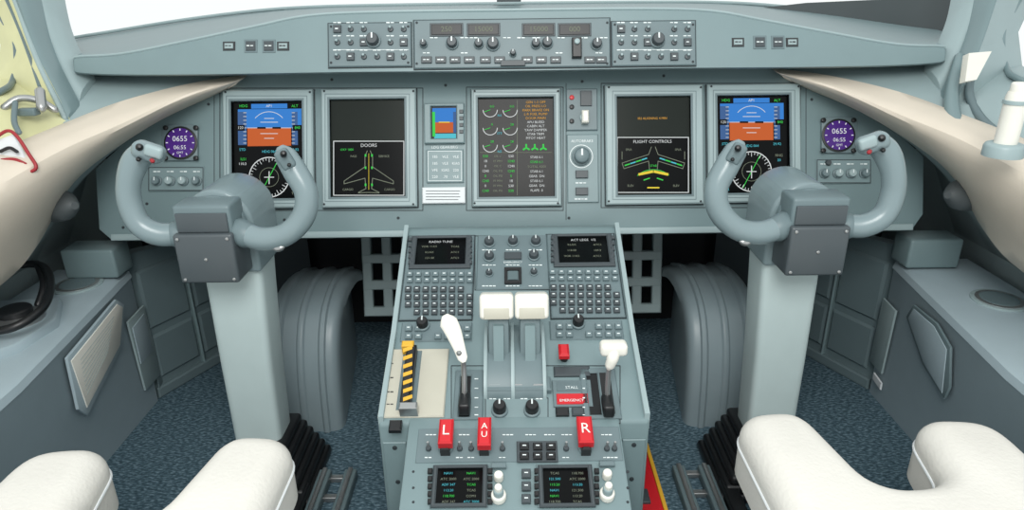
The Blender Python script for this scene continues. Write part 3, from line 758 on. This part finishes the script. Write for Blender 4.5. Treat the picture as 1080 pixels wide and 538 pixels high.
# ------------------------------------------------------------ RUDDER COWLS, PEDALS, FOOTWELL
COWL = mat('cowl_grey', (126, 141, 146), .38)
for mx in (1, -1):
    b = B('rudder_cover', mx)
    prf = cr([(1.355, 0.0, 0), (1.368, .12, 0), (1.395, .21, 0), (1.445, .272, 0), (1.53, .300, 0), (1.64, .296, 0), (1.74, .262, 0)], 6)
    rows = []
    for i, p in enumerate(prf):
        a = prf[max(0, i-1)]; c = prf[min(len(prf)-1, i+1)]; t = Vector((c[0]-a[0], c[1]-a[1])).normalized()
        n = Vector((-t.y, t.x)); row = []
        for k in range(57):
            s = -1+2*k/56; off = -.030*(1-(max(0, 1-abs(s)**9))**.5)
            for g, wd in ((-.58, .10), (.0, .10), (.58, .10)):
                if abs(s-g) < wd: off += .006*min(1, (wd-abs(s-g))/.035)
            x = -.500+.088*s
            row.append(Vector((x, p[0]+n.x*off, max(0.0, p[1]+n.y*off))))
        f0, l0 = row[0], row[-1]
        yb = max(p[0]+.06, 1.74)
        row = [Vector((f0.x+.012, yb, min(f0.z, .24)))]+row+[Vector((l0.x-.045, yb, min(l0.z, .24)))]
        rows.append(row)
    b.grid(rows, COWL)
    for z in (.05, .16):
        for sx in (-.57, -.43): b.tube([Vector((sx, 1.372+z*.12, z)), Vector((sx, 1.364+z*.12, z))], .003, METAL, n=8, sub=2)
    b.fin()
    b = B('rudder_pedal', mx)
    PP = Plane((-.345, 1.72, .26), R0, (0, .25, 1)); m = GL
    for u in (-.055, 0, .055): b.lbox(PP, u-.013, -.12, u+.013, .12, -.012, .006, m, .003)
    for v in (-.112, -.037, .037, .112): b.lbox(PP, -.068, v-.013, .068, v+.013, -.012, .007, m, .003)
    b.tube([PP.P(0, .08, -.01), Vector((-.345, 1.82, .40)), Vector((-.345, 1.89, .46))], .012, GD, n=10)
    b.tube([PP.P(0, -.1, -.01), Vector((-.345, 1.78, .1)), Vector((-.345, 1.89, .05))], .012, GD, n=10)
    b.fin()
    b = B('footwell_panel', mx)
    A = Vector((-.935, 1.51, 0)); D = Vector((-.80, 1.78, 0)); E = Vector((-.60, 1.86, 0))
    b.prism([A, D, D+Vector((0, 0, .37)), A+Vector((0, 0, .40))], Vector((-.03, .015, 0)), GM, .0)
    b.prism([D, E, E+Vector((0, 0, .36)), D+Vector((0, 0, .37))], Vector((-.01, .03, 0)), GD, .0)
    PF = Plane(A, D-A, (0, 0, 1)); L = (D-A).length
    for u0, u1, v0, v1 in ((.02, L*.48, .05, .17), (.02, L*.48, .19, .35), (L*.54, L-.02, .05, .17), (L*.54, L-.02, .19, .34)):
        b.lbox(PF, u0, v0, u1, v1, 0, .008, GM, .006)
    b.lbox(PF, L*.5-.004, .02, L*.5+.004, .36, 0, .012, G, .003)
    b.lbox(PF, .0, .0, L, .03, 0, .014, GM, .004)
    b.fin()

# ------------------------------------------------------------ SIDE CONSOLES
for mx in (1, -1):
    b = B('side_console', mx); rows = []
    for y, xt in ((1.495, -.915), (1.48, -.912), (1.0, -.85), (.55, -.83)):
        rows.append([Vector((-1.09, y, 0)), Vector((-.925, y, 0)), Vector((xt-.004, y, .345)), Vector((xt, y, .352)), Vector((xt-.004, y, .366)), Vector((xt-.016, y, .372)), Vector((-1.09, y, .372))])
    b.grid(rows, CON, True, True)
    b.bbox(Vector((-.965, 1.462, .412)), (.12, .07, .07), G, .006)
    A = Vector((-.912, 1.48, .345)); Bb = Vector((-.85, 1.0, .345))
    PS = Plane(A+Vector((.003, 0, 0)), A-Bb, Vector((.035, 0, 1)))
    PT = Plane((0, 0, .372), R0, (0, 1, 0))
    if mx == 1:
        b.poly(PS, [(68, 378), (120, 316), (129, 321), (126, 367), (90, 438), (80, 432)], .0, .006, CON, .003)
        b.poly(PS, [(71, 381), (120, 321), (126, 324), (123, 364), (88, 430)], .006, .008, WHITE, .001)
        for k in range(9):
            a = PS.uv(80+k*.9, 384+k*4.6-4); c = PS.uv(116-k*.8, 338+k*4.6-4)
            b.line(PS, 80+k*.9, 384+k*4.6-4, 116-k*.8, 338+k*4.6-4, .3, .0086, GL)
        b.poly(PS, [(133, 340), (150, 322), (168, 395), (152, 412)], 0, .005, GL, .002)
        b.poly(PS, [(137, 346), (149, 331), (158, 370), (146, 384)], .005, .007, CON, .001)
        b.poly(PS, [(160, 378), (170, 366), (178, 398), (168, 412)], 0, .003, GM, .001)
    else:
        b.poly(PS, [(78, 378), (92, 352), (116, 332), (124, 344), (108, 395), (86, 432), (80, 420)], .0, .005, GM, .002)
        b.poly(PS, [(81, 380), (94, 355), (115, 336), (121, 346), (106, 393), (87, 426)], .005, .0065, CON, .001)
        b.poly(PS, [(135, 338), (148, 324), (164, 390), (152, 404)], 0, .005, GL, .002)
        b.box(PS, (152, 407, 162, 416), 0, .004, PAPER, .001)
    u, v = PT.uv(*((82, 301) if mx == 1 else (28, 330)))
    for r, h0, h1, m in ((.052, 0, .004, GL), (.044, .003, .0055, METAL), (.036, .0055, .0062, GM)):
        b.cyl(PT, u, v, r, h0, h1, m, metric=True, n=32, top=.97)
    b.fin()
b = B('tiller_handle')
PT = Plane((0, 0, .372), R0, (0, 1, 0))
b.poly(PT, [(-60, 400), (20, 372), (62, 345), (66, 322), (0, 325), (-60, 345)], 0, .02, CON, .006)
P2 = PT.off(.02)
b.tube([P2.off(h).hit(x, y) for x, y, h in ((-30, 290, .06), (10, 281, .06), (40, 279, .058), (52, 290, .05), (52, 310, .045), (42, 328, .04), (15, 345, .03), (-20, 352, .02))], .008, BK, n=12)
b.tube([P2.off(h).hit(x, y) for x, y, h in ((40, 279, .058), (46, 300, .03), (40, 322, .0))], .007, BK, n=12)
b.cyl(P2, 18, 338, 26, 0, .010, METAL, n=28); b.cyl(P2, 18, 336, 16, .01, .024, BK, n=24)
b.fin()
for mx in (1, -1):
    b = B('air_vent', mx); c = W(68, 216, 1.37)
    b.tube([c+Vector((-.03, .01, -.005)), c+Vector((.0, -.005, 0)), c+Vector((.016, -.012, .002))], [.034, .031, .022], mat('vent_grey', (84, 90, 92), .5), n=20)
    b.fin()
b = B('floor_hatch')
b.bbox(Vector((.266, 1.14, .008)), (.064, .30, .016), RED, .003)
b.bbox(Vector((.230, 1.14, .009)), (.006, .30, .018), PAPER, .001); b.bbox(Vector((.302, 1.14, .009)), (.008, .30, .018), YEL, .001)
b.bbox(Vector((.266, 1.10, .018)), (.018, .04, .008), GD, .002)
b.fin()

# ------------------------------------------------------------ SEATS
for mx, dy, dx in ((1, 0, 0), (-1, .045, -.018)):
    b = B('pilot_seat', mx)
    o = [(-.20, .25), (.20, .25), (.20, .865), (.088, .875), (.055, .69), (-.048, .70), (-.075, .85), (-.20, .84)]
    rr = [.05, .05, .05, .050, .046, .046, .050, .06]
    q = roundpoly(o, rr, 8)
    b.prism([Vector((XC+dx+p.x, p.y+dy, .265)) for p in q], Vector((0, 0, .10)), SEATM, .042, 6)
    b.tube([Vector((XC+dx+p.x*1.0, p.y+dy, .318)) for p in q]+[Vector((XC+dx+q[0].x, q[0].y+dy, .318))], .0025, PAPER, n=6, sub=1)
    b.bbox(Vector((XC+dx, .47+dy, .24)), (.36, .42, .05), GD, .01)
    b.bbox(Vector((XC+dx, .47+dy, .12)), (.20, .26, .24), BK, .01)
    b.fin()

# ------------------------------------------------------------ LIGHT / WORLD / CAMERA
w = bpy.data.worlds.new('World'); scene.world = w; w.use_nodes = True
bg = w.node_tree.nodes['Background']; bg.inputs[0].default_value = (.96, 1, 1, 1); bg.inputs[1].default_value = 1.02
def area(name, loc, tgt, size, e, col=(1, 1, 1)):
    l = bpy.data.lights.new(name, 'AREA'); l.size = size; l.energy = e; l.color = col
    ob = bpy.data.objects.new(name, l); scene.collection.objects.link(ob); ob.location = loc
    ob.rotation_euler = (Vector(tgt)-Vector(loc)).to_track_quat('-Z', 'Y').to_euler()
area('fill_light', (0, -.4, 1.9), (0, 1.3, .3), .9, 34, (1, .99, .96))  # unseen fill lamp behind the camera, added to brighten consoles, cowls and columns
cam = bpy.data.cameras.new('Camera'); co = bpy.data.objects.new('Camera', cam); scene.collection.objects.link(co)
cam.sensor_width = 36; cam.lens = 36*FPX/1080; cam.clip_start = .01
Mx = Matrix((R, U, -F)).transposed().to_4x4(); Mx.translation = C
co.matrix_world = Mx; scene.camera = co
